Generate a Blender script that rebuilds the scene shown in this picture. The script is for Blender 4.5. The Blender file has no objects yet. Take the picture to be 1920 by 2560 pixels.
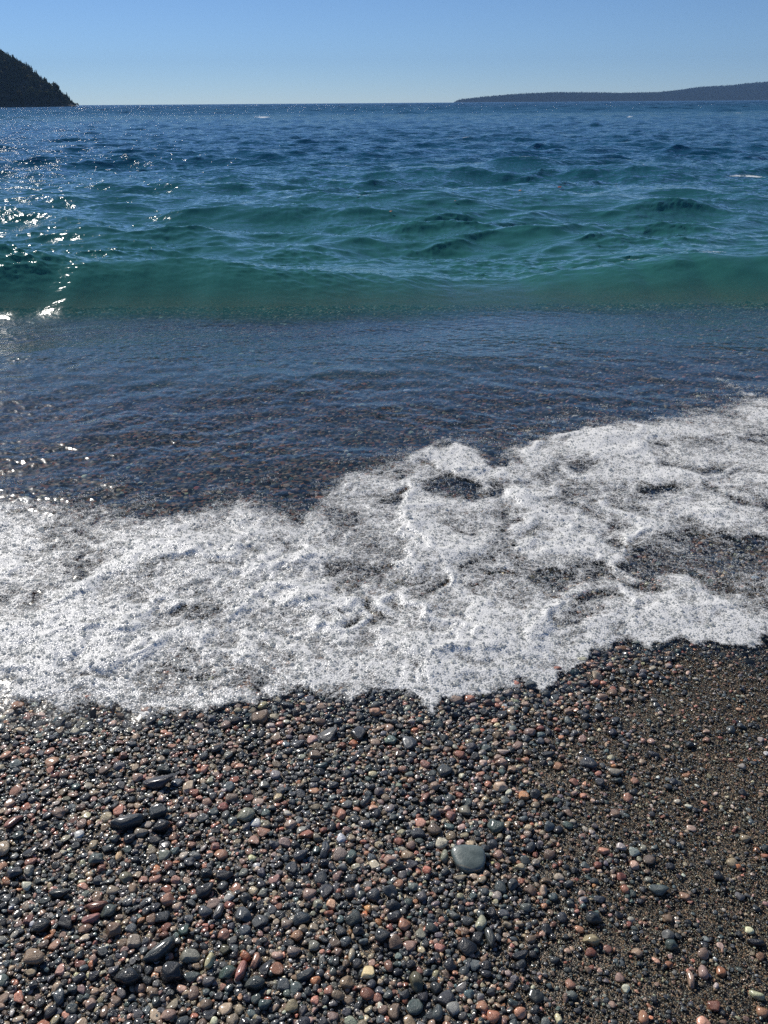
import bpy, math, random, time
import numpy as np
from mathutils import Matrix, Vector
T0 = time.time()
rng = np.random.default_rng(7)
random.seed(7)
sc = bpy.context.scene
COL = sc.collection
R = math.radians

# ------------------------------------------------------------------ camera
F_PX = 1934.0; PITCH = R(27.88); ROLL = R(0.415); CAM = np.array([0., 0., 1.6])
_fw = np.array([0, math.cos(PITCH), -math.sin(PITCH)])
_r0 = np.array([1., 0, 0]); _u0 = np.array([0, math.sin(PITCH), math.cos(PITCH)])
_rt = _r0*math.cos(ROLL) - _u0*math.sin(ROLL)
_up = _u0*math.cos(ROLL) + _r0*math.sin(ROLL)
def project(x, y, z):
    d = np.stack([x, y, z-CAM[2]], -1)
    w = d@_fw
    return 960+F_PX*(d@_rt)/w, 1280-F_PX*(d@_up)/w
def unproject(px, py, z):
    d = _fw+_rt*(px-960)/F_PX+_up*(1280-py)/F_PX
    t = (z-CAM[2])/d[2]
    return d[0]*t, d[1]*t
cam = bpy.data.cameras.new("camera"); co = bpy.data.objects.new("camera", cam); COL.objects.link(co)
M = Matrix(((_rt[0], _up[0], -_fw[0], CAM[0]), (_rt[1], _up[1], -_fw[1], CAM[1]), (_rt[2], _up[2], -_fw[2], CAM[2]), (0, 0, 0, 1)))
co.matrix_world = M
cam.sensor_fit = 'VERTICAL'; cam.sensor_height = 24; cam.lens = 24*F_PX/2560
cam.clip_start = 0.05; cam.clip_end = 60000
sc.camera = co

# ------------------------------------------------------------------ light
SUN_AZ = R(-36); SUN_EL = R(36)            # azimuth measured from +Y, negative = left
w = bpy.data.worlds.new("World"); sc.world = w; w.use_nodes = True
nt = w.node_tree; bg = nt.nodes["Background"]
sky = nt.nodes.new("ShaderNodeTexSky"); sky.sky_type = 'NISHITA'; sky.sun_disc = False
sky.sun_elevation = SUN_EL; sky.sun_rotation = SUN_AZ
sky.air_density = .65; sky.dust_density = 0.; sky.ozone_density = 7.0
nt.links.new(sky.outputs[0], bg.inputs[0]); bg.inputs[1].default_value = 0.087
sl = bpy.data.lights.new("sun", 'SUN'); sl.energy = 4.6; sl.angle = R(0.5); sl.color = (1, .95, .88)
so = bpy.data.objects.new("sun", sl); COL.objects.link(so)
sdir = Vector((math.sin(SUN_AZ)*math.cos(SUN_EL), math.cos(SUN_AZ)*math.cos(SUN_EL), math.sin(SUN_EL)))
so.rotation_euler = sdir.to_track_quat('Z', 'Y').to_euler()
sc.view_settings.view_transform = 'Standard'; sc.view_settings.look = 'None'
sc.view_settings.exposure = 0; sc.view_settings.gamma = 1
sc.cycles.use_denoising = False
sc.cycles.sample_clamp_direct = 10; sc.cycles.sample_clamp_indirect = 3; sc.cycles.max_bounces = 6; sc.cycles.transparent_max_bounces = 12
sc.cycles.diffuse_bounces = 2; sc.cycles.glossy_bounces = 3; sc.cycles.volume_bounces = 0
sc.cycles.caustics_reflective = False; sc.cycles.caustics_refractive = False

# ------------------------------------------------------------------ noise
def _hash(ix, iy, seed):
    h = (ix.astype(np.int64)*374761393 + iy.astype(np.int64)*668265263 + seed*974711) & 0xffffffff
    h = ((h ^ (h >> 13))*1274126177) & 0xffffffff
    return ((h ^ (h >> 16)) & 0xffff)/65535.0
def noise(x, y, seed=0):
    x = np.asarray(x, float); y = np.asarray(y, float)
    ix = np.floor(x); iy = np.floor(y); fx = x-ix; fy = y-iy
    u = fx**3*(fx*(fx*6-15)+10); v = fy**3*(fy*(fy*6-15)+10)
    def g(dx, dy):
        a = _hash(ix+dx, iy+dy, seed)*2*np.pi
        return np.cos(a)*(fx-dx)+np.sin(a)*(fy-dy)
    a = g(0, 0)*(1-u)+g(1, 0)*u; b = g(0, 1)*(1-u)+g(1, 1)*u
    return (a*(1-v)+b*v)*1.5
def fbm(x, y, seed=0, o=4, g=.5):
    s = 0; a = 1; n = 0
    for k in range(o):
        s = s+a*noise(x*2**k+17*k, y*2**k-9*k, seed+k); n += a; a *= g
    return s/n*1.4
def sstep(a, b, x):
    t = np.clip((x-a)/(b-a), 0, 1); return t*t*(3-2*t)

# ------------------------------------------------------------------ helpers
def tag(o, label=None, cat=None, group=None, kind=None):
    if label: o["label"] = label
    if cat: o["category"] = cat
    if group: o["group"] = group
    if kind: o["kind"] = kind
    return o
def mesh_from(name, verts, faces=None, quads=None, smooth=True, attrs=None, edges=None):
    me = bpy.data.meshes.new(name)
    if quads is not None:
        nv, nf = len(verts), len(quads)
        me.vertices.add(nv); me.vertices.foreach_set("co", np.ascontiguousarray(verts, np.float32).ravel())
        n = quads.shape[1]
        me.loops.add(nf*n); me.loops.foreach_set("vertex_index", quads.astype(np.int32).ravel())
        me.polygons.add(nf); me.polygons.foreach_set("loop_start", np.arange(0, nf*n, n, dtype=np.int32))
        me.update(calc_edges=True)
    else:
        me.from_pydata([tuple(map(float, v)) for v in verts], [], faces or [])
    if smooth and len(me.polygons): me.polygons.foreach_set("use_smooth", np.ones(len(me.polygons), bool))
    for k, a in (attrs or {}).items():
        a = np.asarray(a)
        if k == 'variant': t = me.attributes.new(k, 'INT', 'POINT'); t.data.foreach_set("value", a.astype(np.int32))
        elif a.ndim == 1: t = me.attributes.new(k, 'FLOAT', 'POINT'); t.data.foreach_set("value", a.astype(np.float32))
        elif a.shape[1] == 3: t = me.attributes.new(k, 'FLOAT_VECTOR', 'POINT'); t.data.foreach_set("vector", a.astype(np.float32).ravel())
        else: t = me.attributes.new(k, 'FLOAT_COLOR', 'POINT'); t.data.foreach_set("color", a.astype(np.float32).ravel())
    me.update()
    return me
def link(name, me, mat=None, parent=None):
    o = bpy.data.objects.new(name, me); COL.objects.link(o)
    if mat and not len(me.materials): me.materials.append(mat)
    if parent: o.parent = parent
    return o
def grid_quads(nr, nc):
    a = np.arange(nr*nc).reshape(nr, nc)
    return np.stack([a[:-1, :-1], a[:-1, 1:], a[1:, 1:], a[1:, :-1]], -1).reshape(-1, 4)

class NT:
    def __init__(s, name):
        s.m = bpy.data.materials.new(name); s.m.use_nodes = True; s.t = s.m.node_tree
        for n in list(s.t.nodes): s.t.nodes.remove(n)
        s.out = s.n("ShaderNodeOutputMaterial")
    def n(s, typ, ins=None, **kw):
        n = s.t.nodes.new(typ)
        for k, v in kw.items(): setattr(n, k, v)
        for k, v in (ins or {}).items(): s.set(n.inputs[k], v)
        return n
    def set(s, sock, v):
        if isinstance(v, bpy.types.Node): v = v.outputs[0]
        if isinstance(v, bpy.types.NodeSocket): s.t.links.new(v, sock)
        else: sock.default_value = v
    def math(s, op, a, b=0., clamp=False):
        return s.n("ShaderNodeMath", {0: a, 1: b}, operation=op, use_clamp=clamp)
    def mixc(s, f, a, b, bt='MIX'):
        n = s.n("ShaderNodeMix", data_type='RGBA', blend_type=bt)
        s.set(n.inputs[0], f); s.set(n.inputs[6], a); s.set(n.inputs[7], b); return n.outputs[2]
    def ramp(s, f, stops, interp='LINEAR'):
        n = s.n("ShaderNodeValToRGB", {0: f}); cr = n.color_ramp; cr.interpolation = interp
        while len(cr.elements) < len(stops): cr.elements.new(.5)
        for e, (p, c) in zip(cr.elements, stops):
            e.position = p; e.color = (*c, 1) if len(c) == 3 else c
        return n
    def rng(s, v, a, b, c=0., d=1.):
        return s.n("ShaderNodeMapRange", {0: v, 1: a, 2: b, 3: c, 4: d})

# ------------------------------------------------------------------ shore profile
def bed0(y):
    y = np.asarray(y, float)
    z = -0.05*(y-1.7)
    z = np.where(y < 0.3, 0.07-0.05*(y-0.3), z)
    z = np.where(y < -8, 0.485+0*y, z)
    d = -0.315-0.17*(y-8.0)
    z = np.where(y > 8.0, np.maximum(d, -3.2), z)
    return z
def bed(x, y):
    x = np.asarray(x, float); y = np.asarray(y, float)
    near = 1-sstep(8, 20, np.abs(y))
    return bed0(y)+near*(0.012*noise(x*1.3, y*1.3, 3)+0.006*noise(x*5, y*5, 4))
D = 1920/1659
FRONT = [(0,1535),(60,1525),(100,1540),(150,1550),(220,1530),(300,1562),(350,1550),(400,1535),(440,1545),(520,1522),(600,1510),(640,1500),(680,1512),(760,1522),(800,1510),(860,1500),(900,1520),(935,1552),(960,1520),(1010,1505),(1060,1510),(1120,1485),(1180,1500),(1215,1460),(1270,1440),(1280,1405),(1340,1390),(1400,1405),(1480,1380),(1550,1395),(1600,1410),(1659,1385)]
BACK = [(0,1085),(60,1090),(120,1080),(180,1095),(240,1085),(330,1110),(420,1105),(480,1085),(570,1075),(620,1095),(665,1100),(700,1060),(760,1020),(850,1000),(930,970),(990,960),(1060,985),(1100,960),(1170,945),(1240,925),(1330,910),(1400,925),(1480,900),(1540,885),(1600,860),(1659,870)]
def line(pts):
    q = []
    for u, v in pts:
        x, y = unproject(u*D, v*D, -0.02)
        x, y = unproject(u*D, v*D, float(bed0(y))+.015)
        q.append((x, y))
    q.sort()
    xs, ys = np.array(q).T
    xs = np.concatenate([[-12], xs, [12]]); ys = np.concatenate([[ys[0]-.15], ys, [ys[-1]+.25]])
    return xs, ys
FX, FY = line(FRONT); BX, BY = line(BACK)
def front(x): return np.interp(x, FX, FY)+.015*noise(np.asarray(x)*9, np.asarray(x)*0+.5, 5)+.008*noise(np.asarray(x)*30, np.asarray(x)*0+.5, 6)
def back(x): return np.interp(x, BX, BY)
SL = -0.12
CREST = [(-700,600),(0,613),(130,632),(255,650),(500,648),(650,660),(790,671),(960,690),(1110,700),(1170,715),(1270,705),(1365,682),(1530,655),(1710,630),(1800,625),(1920,630),(2600,600)]
BASE = [(-700,812),(0,802),(500,797),(960,795),(1400,775),(1920,768),(2600,765)]
bx, by = zip(*[unproject(u, v, -0.20) for u, v in BASE]); bx = np.array(bx); by = np.array(by)
cx_, cz_ = [], []
for u, v in CREST:
    d = _fw+_rt*(u-960)/F_PX+_up*(1280-v)/F_PX
    # distance where x matches: crest lies 1.25 m behind the base line
    x, y = 0., 8.
    for _ in range(20):
        yb = np.interp(x, bx, by); y = yb+.85; t = y/d[1]; x = d[0]*t
    cx_.append(x); cz_.append(CAM[2]+d[2]*t)
cx_ = np.array(cx_); cz_ = np.array(cz_)
# swells behind the breaker: x, y, half width, height, half length
def sw_at(px, py, dy, hw, H):
    d = _fw+_rt*(px-960)/F_PX+_up*(1280-py)/F_PX
    t = (SL+H-CAM[2])/d[2]
    return (d[0]*t, d[1]*t, hw, H, dy)
SWELLS = [sw_at(960, 488, 1.3, 2.6, .27), sw_at(1620, 475, 1.7, 4.6, .25), sw_at(1820, 598, .9, 2.2, .16), sw_at(120, 478, 1.2, 3.0, .20),
          sw_at(1150, 412, 1.6, 4.0, .24), sw_at(560, 452, 1.3, 2.6, .20), sw_at(1780, 405, 2.0, 5., .26), sw_at(560, 385, 2.2, 5., .24), sw_at(1300, 560, .8, 1.8, .14),
          sw_at(420, 560, .8, 2.0, .12), sw_at(820, 600, .6, 1.2, .08), sw_at(180, 395, 2., 4., .2)]

# FFT patches of wind chop
def patch(N, L, lam_peak, lam_min, lam_max, wdir, seed, spread=2.):
    r = np.random.default_rng(seed)
    k1 = np.fft.fftfreq(N, L/N)*2*np.pi
    kx, ky = np.meshgrid(k1, k1, indexing='xy'); k = np.hypot(kx, ky); k[0, 0] = 1e-6
    kp = 2*np.pi/lam_peak
    S = np.exp(-1.1*(kp/k)**2)/k**3.6
    c = (kx*math.cos(wdir)+ky*math.sin(wdir))/k
    S *= np.abs(c)**spread+.02
    lam = 2*np.pi/k
    S *= (lam > lam_min)*(lam < lam_max); S[0, 0] = 0
    h = (r.normal(size=(N, N))+1j*r.normal(size=(N, N)))*np.sqrt(S)
    H = np.fft.ifft2(h); z = H.real; s = z.std()
    dx = np.fft.ifft2(1j*kx/k*h).real; dy = np.fft.ifft2(1j*ky/k*h).real
    return z/s, dx/s, dy/s, L, N
def samp(P, x, y, ang):
    z, dx, dy, L, N = P
    c, s = math.cos(ang), math.sin(ang)
    u = (x*c+y*s)/L*N; v = (-x*s+y*c)/L*N
    iu = np.floor(u).astype(int); iv = np.floor(v).astype(int); fu = u-iu; fv = v-iv
    iu %= N; iv %= N; ju = (iu+1) % N; jv = (iv+1) % N
    def b(A): return (A[iv, iu]*(1-fu)+A[iv, ju]*fu)*(1-fv)+(A[jv, iu]*(1-fu)+A[jv, ju]*fu)*fv
    a, p, q = b(z), b(dx), b(dy)
    return a, p*c-q*s, p*s+q*c
P1 = patch(512, 90, 3.4, .8, 12, R(-90), 1, 3.)
P2 = patch(512, 17, 1.1, .2, 1.9, R(-80), 2, 1.2)
P3 = patch(512, 3.1, .25, .035, .4, R(-95), 3, 1.0)
P4 = patch(512, 2.3, .16, .02, .5, R(-70), 4, .8)

def water_surface(x, y, full=True):
    """displaced x, y, z plus depth, and foam with painted crest sparkle"""
    fr = front(x)-.07-.05*noise(x*2.3, x*0, 33); d = y-fr
    b = bed(x, y)
    dep = np.where(d < 0, .35*d, 0.007+0.025*np.maximum(d, 0))
    lvl = b+dep
    t = sstep(5.2, 7.0, y)
    lvl = lvl*(1-t)+SL*t
    yb = np.interp(x, bx, by)+.24*noise(x*.6, y*0, 31)+.08*noise(x*2.3, y*0, 34); H = np.interp(x, cx_, cz_)-SL+.022*noise(x*1.7, y*0, 32)+.008*noise(x*5.1, y*0, 35)
    H = np.maximum(H, .05)
    yc = yb+.85; yb = yb-.42
    s = (y-yb)/1.27
    f1 = np.clip(s, 0, 1); prof = f1**1.9*(1-.0)*(1.0)
    prof = np.where(s < 1, .62*.5*(1-np.cos(np.pi*f1**1.2))+.38*f1**1.8, 0)
    backp = np.exp(-(np.maximum(y-yc, 0)/.95)**1.15)
    prof = np.where(s >= 1, backp, prof)
    trough = -.045*np.exp(-((y-yb-.05)/.6)**2)
    z = lvl+trough+H*prof
    z = z-.055*np.exp(-((y-yc-2.0)/.8)**2)*sstep(0, .6, y-yc)
    for sx, sy, hw, hh, ln in SWELLS:
        yy = y-(sy+.4*noise(x*.35, 0*x, int(abs(sx*10)))+.15*(x-sx)*.3)
        u = np.where(yy < 0, yy/(ln*.85), yy/(ln*1.3))
        z = z+hh*.8*np.exp(-np.abs(u)**1.7)*np.exp(-((x-sx)/hw)**2)
        z = z-.02*np.exp(-((yy+ln*1.8)/ln)**2)*np.exp(-((x-sx)/hw)**2)
    open_ = sstep(0.15, 1.3, s); deep = sstep(8.3, 12, y)
    face = sstep(0, .3, s)*(1-sstep(.9, 1.3, s))
    r = np.hypot(x, y)
    dr = r*r*8e-5                     # row spacing further out
    a1 = .056*deep*(1-sstep(150, 500, r))
    n2 = .35+.65*sstep(-.4, .6, noise(x*.22, y*.22, 41))
    a2 = (.019*open_*(1-face*(-.3+.8*sstep(-3.2, -.8, x))))*(1-sstep(.15, .7, dr))*n2
    n3 = .3+.9*sstep(-.5, .5, noise(x*.6, y*.6, 42))
    a3 = .0048*open_*(1+face*(-.25+1.7*sstep(.3, -2.8, x)))*(1-sstep(.02, .09, dr))*n3
    h1, p1, q1 = samp(P1, x, y, .08); h2, p2, q2 = samp(P2, x*.72, y, .2); h3, p3, q3 = samp(P3, x*.8, y, -.3)
    sh = (1-sstep(-.1, .5, s))*sstep(.05, .8, d)
    h4, p4, q4 = samp(P4, x, y*.9+x*.15, -.2)
    a4 = .0015*sh*(.5+.7*sstep(-.4, .5, noise(x*1.1+y*.4, y*2.2, 43)))
    side = sstep(-.6, 1., x/np.maximum(y, 1)*2)
    big = .009*sh*(noise(x*.6-.4*y, y*1.7-x*.55, 44)*(1-side)+noise(x*.6+.4*y, y*1.7+x*.45, 46)*side)+.0028*sh*(noise(x*1.8-y, y*5.5-x*1.6, 45)*(1-side)+noise(x*1.8+y, y*5.5+x*1.3, 47)*side)
    z = z+a1*h1+a2*h2+a3*h3+a4*h4+big
    X = x+.85*(a1*p1+a2*p2)+.7*a3*p3+.5*a4*p4; Y = y+.85*(a1*q1+a2*q2)+.7*a3*q3+.5*a4*q4
    # white water on crests; flecks along the breaker crest paint sun sparkle white
    foam = np.zeros_like(z)
    crest_sparkle = sstep(.25, .75, fbm(x*1.6, y*5, 51, 3))
    foam += .8*np.exp(-((y-yc+.05)/.06)**2)*crest_sparkle*sstep(.2, .4, H)
    px, py = project(x, y, z)
    for cx, cy, rx, ry, st in [(1865,441,70,4,.8),(1845,284,26,1.6,.6),(1575,292,16,3,.7),(655,291,30,3,.8),(1030,288,18,2.4,.6),(1590,440,60,4,.4),(1130,338,40,3.5,.5),(1780,628,70,7,.55),(1580,650,50,6,.5)]:
        foam += st*np.exp(-(((px-cx)/rx)**2+((py-cy-2*np.sin(px*.05))/ry)**2))
    foam += .5*sstep(.1, .35, h1*.3+h2*.25-.55)*deep*sstep(.2, .6, fbm(x*.5, y*.5, 53, 2))
    return X, Y, z, np.clip(z-b, 0, 5), np.clip(foam, 0, 1)

# ------------------------------------------------------------------ water mesh
ts = np.concatenate([-np.geomspace(3.0, .80, 26)[:-1], np.linspace(-.80, .80, 1180), np.geomspace(.80, 3.0, 26)[1:]])
ffy = 150*1.035**np.arange(108); ffy = np.stack([ffy, ffy+1.6], 1).ravel()
iv = np.concatenate([np.arange(1/1.25, 1/5.6, -1.0e-3), np.arange(1/5.6, 1/25., -2.8e-4), np.arange(1/25., 1/148., -9e-5), 1/ffy])
ys = 1/iv
Y, Xt = np.meshgrid(ys, ts, indexing='ij')
X = Xt*Y
wx, wy, wz, wd, wf = water_surface(X.ravel(), Y.ravel())
yr = Y.ravel(); isf = yr >= 149.9            # far waves: a steep face and a long back for each crest
rowi = np.repeat(np.arange(len(ys)), len(ts)); cr = isf & np.isclose(yr, ffy[1::2][np.clip(np.searchsorted(ffy[1::2], yr-.01), 0, 107)])
kk = rowi*7.3
wz = np.where(isf, SL-.10, wz); wz = np.where(cr, SL+.14+.20*noise(wx/(3+yr*.003), kk, 98)+.12*noise(wx/(9+yr*.01), kk, 99), wz)
wy = np.where(isf, wy+1.2*noise(wx/7, kk, 100), wy)
me = mesh_from("water", np.stack([wx, wy, wz], 1), quads=grid_quads(len(ys), len(ts)), attrs={'depth': wd, 'foam': wf})
print("water", len(wx), time.time()-T0)

m = NT("lake_water")
geo = m.n("ShaderNodeNewGeometry"); pos = geo.outputs['Position']
depth = m.n("ShaderNodeAttribute", attribute_name='depth').outputs['Fac']
foam_sparkle = m.n("ShaderNodeAttribute", attribute_name='foam').outputs['Fac']  # real foam together with the painted crest sparkle
n1 = m.n("ShaderNodeTexNoise", {'Vector': pos, 'Scale': 10., 'Detail': 4., 'Roughness': .55})
mp = m.n("ShaderNodeMapping", {'Vector': pos, 'Scale': (1., 1.6, 1.)})
n2 = m.n("ShaderNodeTexNoise", {'Vector': mp, 'Scale': 1.1, 'Detail': 5., 'Roughness': .6})
dist = m.n("ShaderNodeVectorMath", {0: pos}, operation='LENGTH').outputs['Value']
farf = m.rng(dist, 40., 220.)
b1 = m.n("ShaderNodeBump", {'Height': n1, 'Distance': .006, 'Strength': .7})
n3 = m.n("ShaderNodeTexNoise", {'Vector': mp, 'Scale': 4., 'Detail': 2., 'Roughness': .5})
midf = m.rng(dist, 9., 22.)
b3 = m.n("ShaderNodeBump", {'Height': n3, 'Distance': .09, 'Strength': midf.outputs[0], 'Normal': b1})
b2 = m.n("ShaderNodeBump", {'Height': n2, 'Distance': .75, 'Strength': farf.outputs[0], 'Normal': b3})
dt_ = m.n("ShaderNodeVectorMath", {0: b2, 1: geo.outputs['Incoming']}, operation='DOT_PRODUCT').outputs['Value']
fres = m.math('ADD', .02, m.math('MULTIPLY', .98, m.math('POWER', m.math('SUBTRACT', 1., m.math('ABSOLUTE', dt_), True), 5.)))
gl = m.n("ShaderNodeBsdfGlossy", {'Color': (1, 1, 1, 1), 'Roughness': m.rng(depth, .10, .2, .13, .055).outputs[0], 'Normal': b2})
tr = m.n("ShaderNodeBsdfTransparent", {'Color': (.94, .97, .97, 1)})
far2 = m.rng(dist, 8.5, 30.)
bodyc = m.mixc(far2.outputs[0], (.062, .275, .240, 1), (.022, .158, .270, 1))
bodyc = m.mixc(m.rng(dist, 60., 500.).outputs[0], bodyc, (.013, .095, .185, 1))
shallow_veil = m.rng(depth, .08, .17)  # slate-blue veil in the shallow colour, standing in for refraction blur and sky reflection
bodyc = m.mixc(shallow_veil.outputs[0], (.062, .098, .118, 1), bodyc)
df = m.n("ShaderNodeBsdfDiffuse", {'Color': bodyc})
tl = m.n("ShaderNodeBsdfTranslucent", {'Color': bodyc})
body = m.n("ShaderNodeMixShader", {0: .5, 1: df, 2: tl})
dq = m.math('DIVIDE', depth, .205); dq = m.math('POWER', dq, 2.2); dq = m.math('MULTIPLY', dq, -1.); dq = m.math('EXPONENT', dq); dq = m.math('SUBTRACT', 1., dq)
dq = m.math('MAXIMUM', dq, m.math('ADD', m.rng(depth, .02, .07, .0, .36).outputs[0], m.rng(depth, .07, .11, 0., .24).outputs[0]).outputs[0])  # opacity floor of the painted veil over the shallow bed
inner = m.n("ShaderNodeMixShader", {0: dq, 1: tr, 2: body})
surf = m.n("ShaderNodeMixShader", {0: fres, 1: inner, 2: gl})
fn = m.n("ShaderNodeTexNoise", {'Vector': pos, 'Scale': 26., 'Detail': 4., 'Roughness': .7})
fa = m.math('ADD', fn, m.math('SUBTRACT', foam_sparkle, 1.0)); fa = m.rng(fa, .02, .22)
fd = m.n("ShaderNodeBsdfDiffuse", {'Color': (.82, .86, .86, 1)})
fin = m.n("ShaderNodeMixShader", {0: fa.outputs[0], 1: surf, 2: fd})
out_ = m.n("ShaderNodeBsdfTransparent", {'Color': m.mixc(m.rng(depth, .08, .4).outputs[0], (.97, .98, .98, 1), (.72, .93, .90, 1))})
fin2 = m.n("ShaderNodeMixShader", {0: geo.outputs['Backfacing'], 1: fin, 2: out_})
m.t.links.new(fin2.outputs[0], m.out.inputs[0])
MAT_WATER = m.m
o = link("water", me, MAT_WATER); tag(o, "clear blue-green lake water with a low breaker rolling towards the pebble shore", "water", kind="structure")

# ------------------------------------------------------------------ ground sheet
gys = np.concatenate([[-60, -30, -12, -8, -5, -3, -2, -1, -.5, 0, .3], np.arange(.4, 7, .02), np.geomspace(7, 40, 60), np.geomspace(45, 7500, 30)])
gts = np.linspace(-1, 1, 241)
Yg, Tg = np.meshgrid(gys, gts, indexing='ij')
Wd = np.maximum(4., np.abs(Yg)*3.2); Xg = Tg*np.abs(Tg)**.3*Wd
zg = bed(Xg.ravel(), Yg.ravel())
sandz = .004*fbm(Xg.ravel()*22, Yg.ravel()*22, 61, 3)*(np.abs(Yg.ravel()) < 8)
me = mesh_from("ground", np.stack([Xg.ravel(), Yg.ravel(), zg+sandz-.003], 1), quads=grid_quads(len(gys), len(gts)))
m = NT("coarse_sand")
geo = m.n("ShaderNodeNewGeometry"); pos = geo.outputs['Position']
v1 = m.n("ShaderNodeTexVoronoi", {'Vector': pos, 'Scale': 330.})
v2 = m.n("ShaderNodeTexVoronoi", {'Vector': pos, 'Scale': 60.})
sep = m.n("ShaderNodeSeparateColor", {0: v1.outputs['Color']})
c1 = m.ramp(sep.outputs[0], [(0, (.010, .010, .009)), (.35, (.03, .026, .018)), (.55, (.09, .068, .04)), (.75, (.17, .125, .07)), (.9, (.24, .15, .08)), (1, (.4, .34, .22))], 'CONSTANT')
sep2 = m.n("ShaderNodeSeparateColor", {0: v2.outputs['Color']})
c2 = m.ramp(sep2.outputs[0], [(0, (.03, .035, .036)), (.3, (.02, .024, .026)), (.45, (.16, .08, .05)), (.62, (.12, .11, .09)), (.8, (.06, .07, .065)), (.93, (.26, .2, .15))], 'CONSTANT')
sy = m.n("ShaderNodeSeparateXYZ", {0: pos})
uw = m.rng(sy.outputs[1], 2.2, 3.0)
cc = m.mixc(uw.outputs[0], c1.outputs[0], c2.outputs[0])
hb = m.math('ADD', m.math('MULTIPLY', v1.outputs['Distance'], .3), m.math('MULTIPLY', v2.outputs['Distance'], .2))
bp = m.n("ShaderNodeBump", {'Height': hb, 'Distance': .006, 'Strength': .9}, invert=True)
pb = m.n("ShaderNodeBsdfPrincipled", {'Base Color': cc, 'Roughness': .42, 'Normal': bp, 'Specular IOR Level': m.rng(sy.outputs[1], 2.2, 3.0, .5, 0.).outputs[0]})
m.t.links.new(pb.outputs[0], m.out.inputs[0])
o = link("ground", me, m.m); tag(o, "dark coarse sand and shingle of the beach and lake bed", "beach", kind="structure")

# ------------------------------------------------------------------ pebble material and shapes
def pebble_mat(name, inst, vein=False, sunk=False):
    m = NT(name)
    oi = m.n("ShaderNodeObjectInfo")
    if inst:
        at = m.n("ShaderNodeAttribute", attribute_name='tint', attribute_type='INSTANCER')
        col, alpha = at.outputs['Color'], at.outputs['Alpha']
    else:
        col, alpha = oi.outputs['Color'], oi.outputs['Alpha']
    tc = m.n("ShaderNodeTexCoord")
    off = m.n("ShaderNodeVectorMath", {0: m.n("ShaderNodeCombineXYZ", {0: oi.outputs['Random'], 1: oi.outputs['Random'], 2: oi.outputs['Random']}), 1: (37., 91., 53.)}, operation='MULTIPLY')
    p = m.n("ShaderNodeVectorMath", {0: tc.outputs['Object'], 1: off}, operation='ADD')
    big = m.n("ShaderNodeTexNoise", {'Vector': p, 'Scale': 1.3, 'Detail': 4., 'Roughness': .6})
    sp = m.n("ShaderNodeTexNoise", {'Vector': p, 'Scale': 9., 'Detail': 3., 'Roughness': .75})
    sp2 = m.n("ShaderNodeTexVoronoi", {'Vector': p, 'Scale': 8.})
    f = m.rng(big, .3, .7, .72, 1.3)
    c = m.mixc(1., col, f.outputs[0], 'MULTIPLY')
    dk = m.math('MULTIPLY', m.rng(sp, .5, .62).outputs[0], alpha)
    c = m.mixc(m.math('MULTIPLY', dk, .85), c, (.022, .02, .02, 1))
    lt = m.math('MULTIPLY', m.rng(sp2.outputs['Distance'], .30, .16).outputs[0], alpha)
    c = m.mixc(m.math('MULTIPLY', lt, .45), c, (.62, .50, .40, 1))
    if vein:
        wv = m.n("ShaderNodeTexWave", {'Vector': m.n("ShaderNodeMapping", {'Vector': tc.outputs['Object'], 'Rotation': (0, 0, 1.87), 'Location': (.27, .1, 0)}), 'Scale': .16, 'Distortion': 1.2, 'Detail': 3., 'Detail Scale': 2.5})
        vf = m.rng(wv.outputs['Fac'], .9935, .9995)
        c = m.mixc(m.math('MULTIPLY', vf.outputs[0], .6), c, (.32, .27, .19, 1))
    bn = m.math('ADD', m.math('MULTIPLY', sp, .5), big)
    bp = m.n("ShaderNodeBump", {'Height': bn, 'Distance': .05, 'Strength': .35 if not vein else .15})
    rough = m.rng(big, .35, .65, .3, .55)
    pb = m.n("ShaderNodeBsdfPrincipled", {'Base Color': c, 'Roughness': rough.outputs[0], 'Normal': bp, 'Coat Weight': 1., 'Coat Roughness': .17, 'Coat IOR': 1.36})
    if sunk:
        pb.inputs['Coat Weight'].default_value = 0; pb.inputs['Specular IOR Level'].default_value = 0
    m.t.links.new(pb.outputs[0], m.out.inputs[0])
    return m.m
MAT_SUNK = pebble_mat('sunken_pebble', True, False, True)
MAT_PI = pebble_mat("wet_pebble_mass", True); MAT_PO = pebble_mat("wet_pebble", False); MAT_VEIN = pebble_mat("veined_stone", False, True)
import bmesh
def ico(sub):
    bm = bmesh.new(); bmesh.ops.create_icosphere(bm, subdivisions=sub, radius=1.)
    v = np.array([p.co[:] for p in bm.verts]); f = np.array([[q.index for q in p.verts] for p in bm.faces]); bm.free()
    return v, f
IV, IF = ico(4); IV3, IF3 = ico(3); IV2, IF2 = ico(2)
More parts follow.
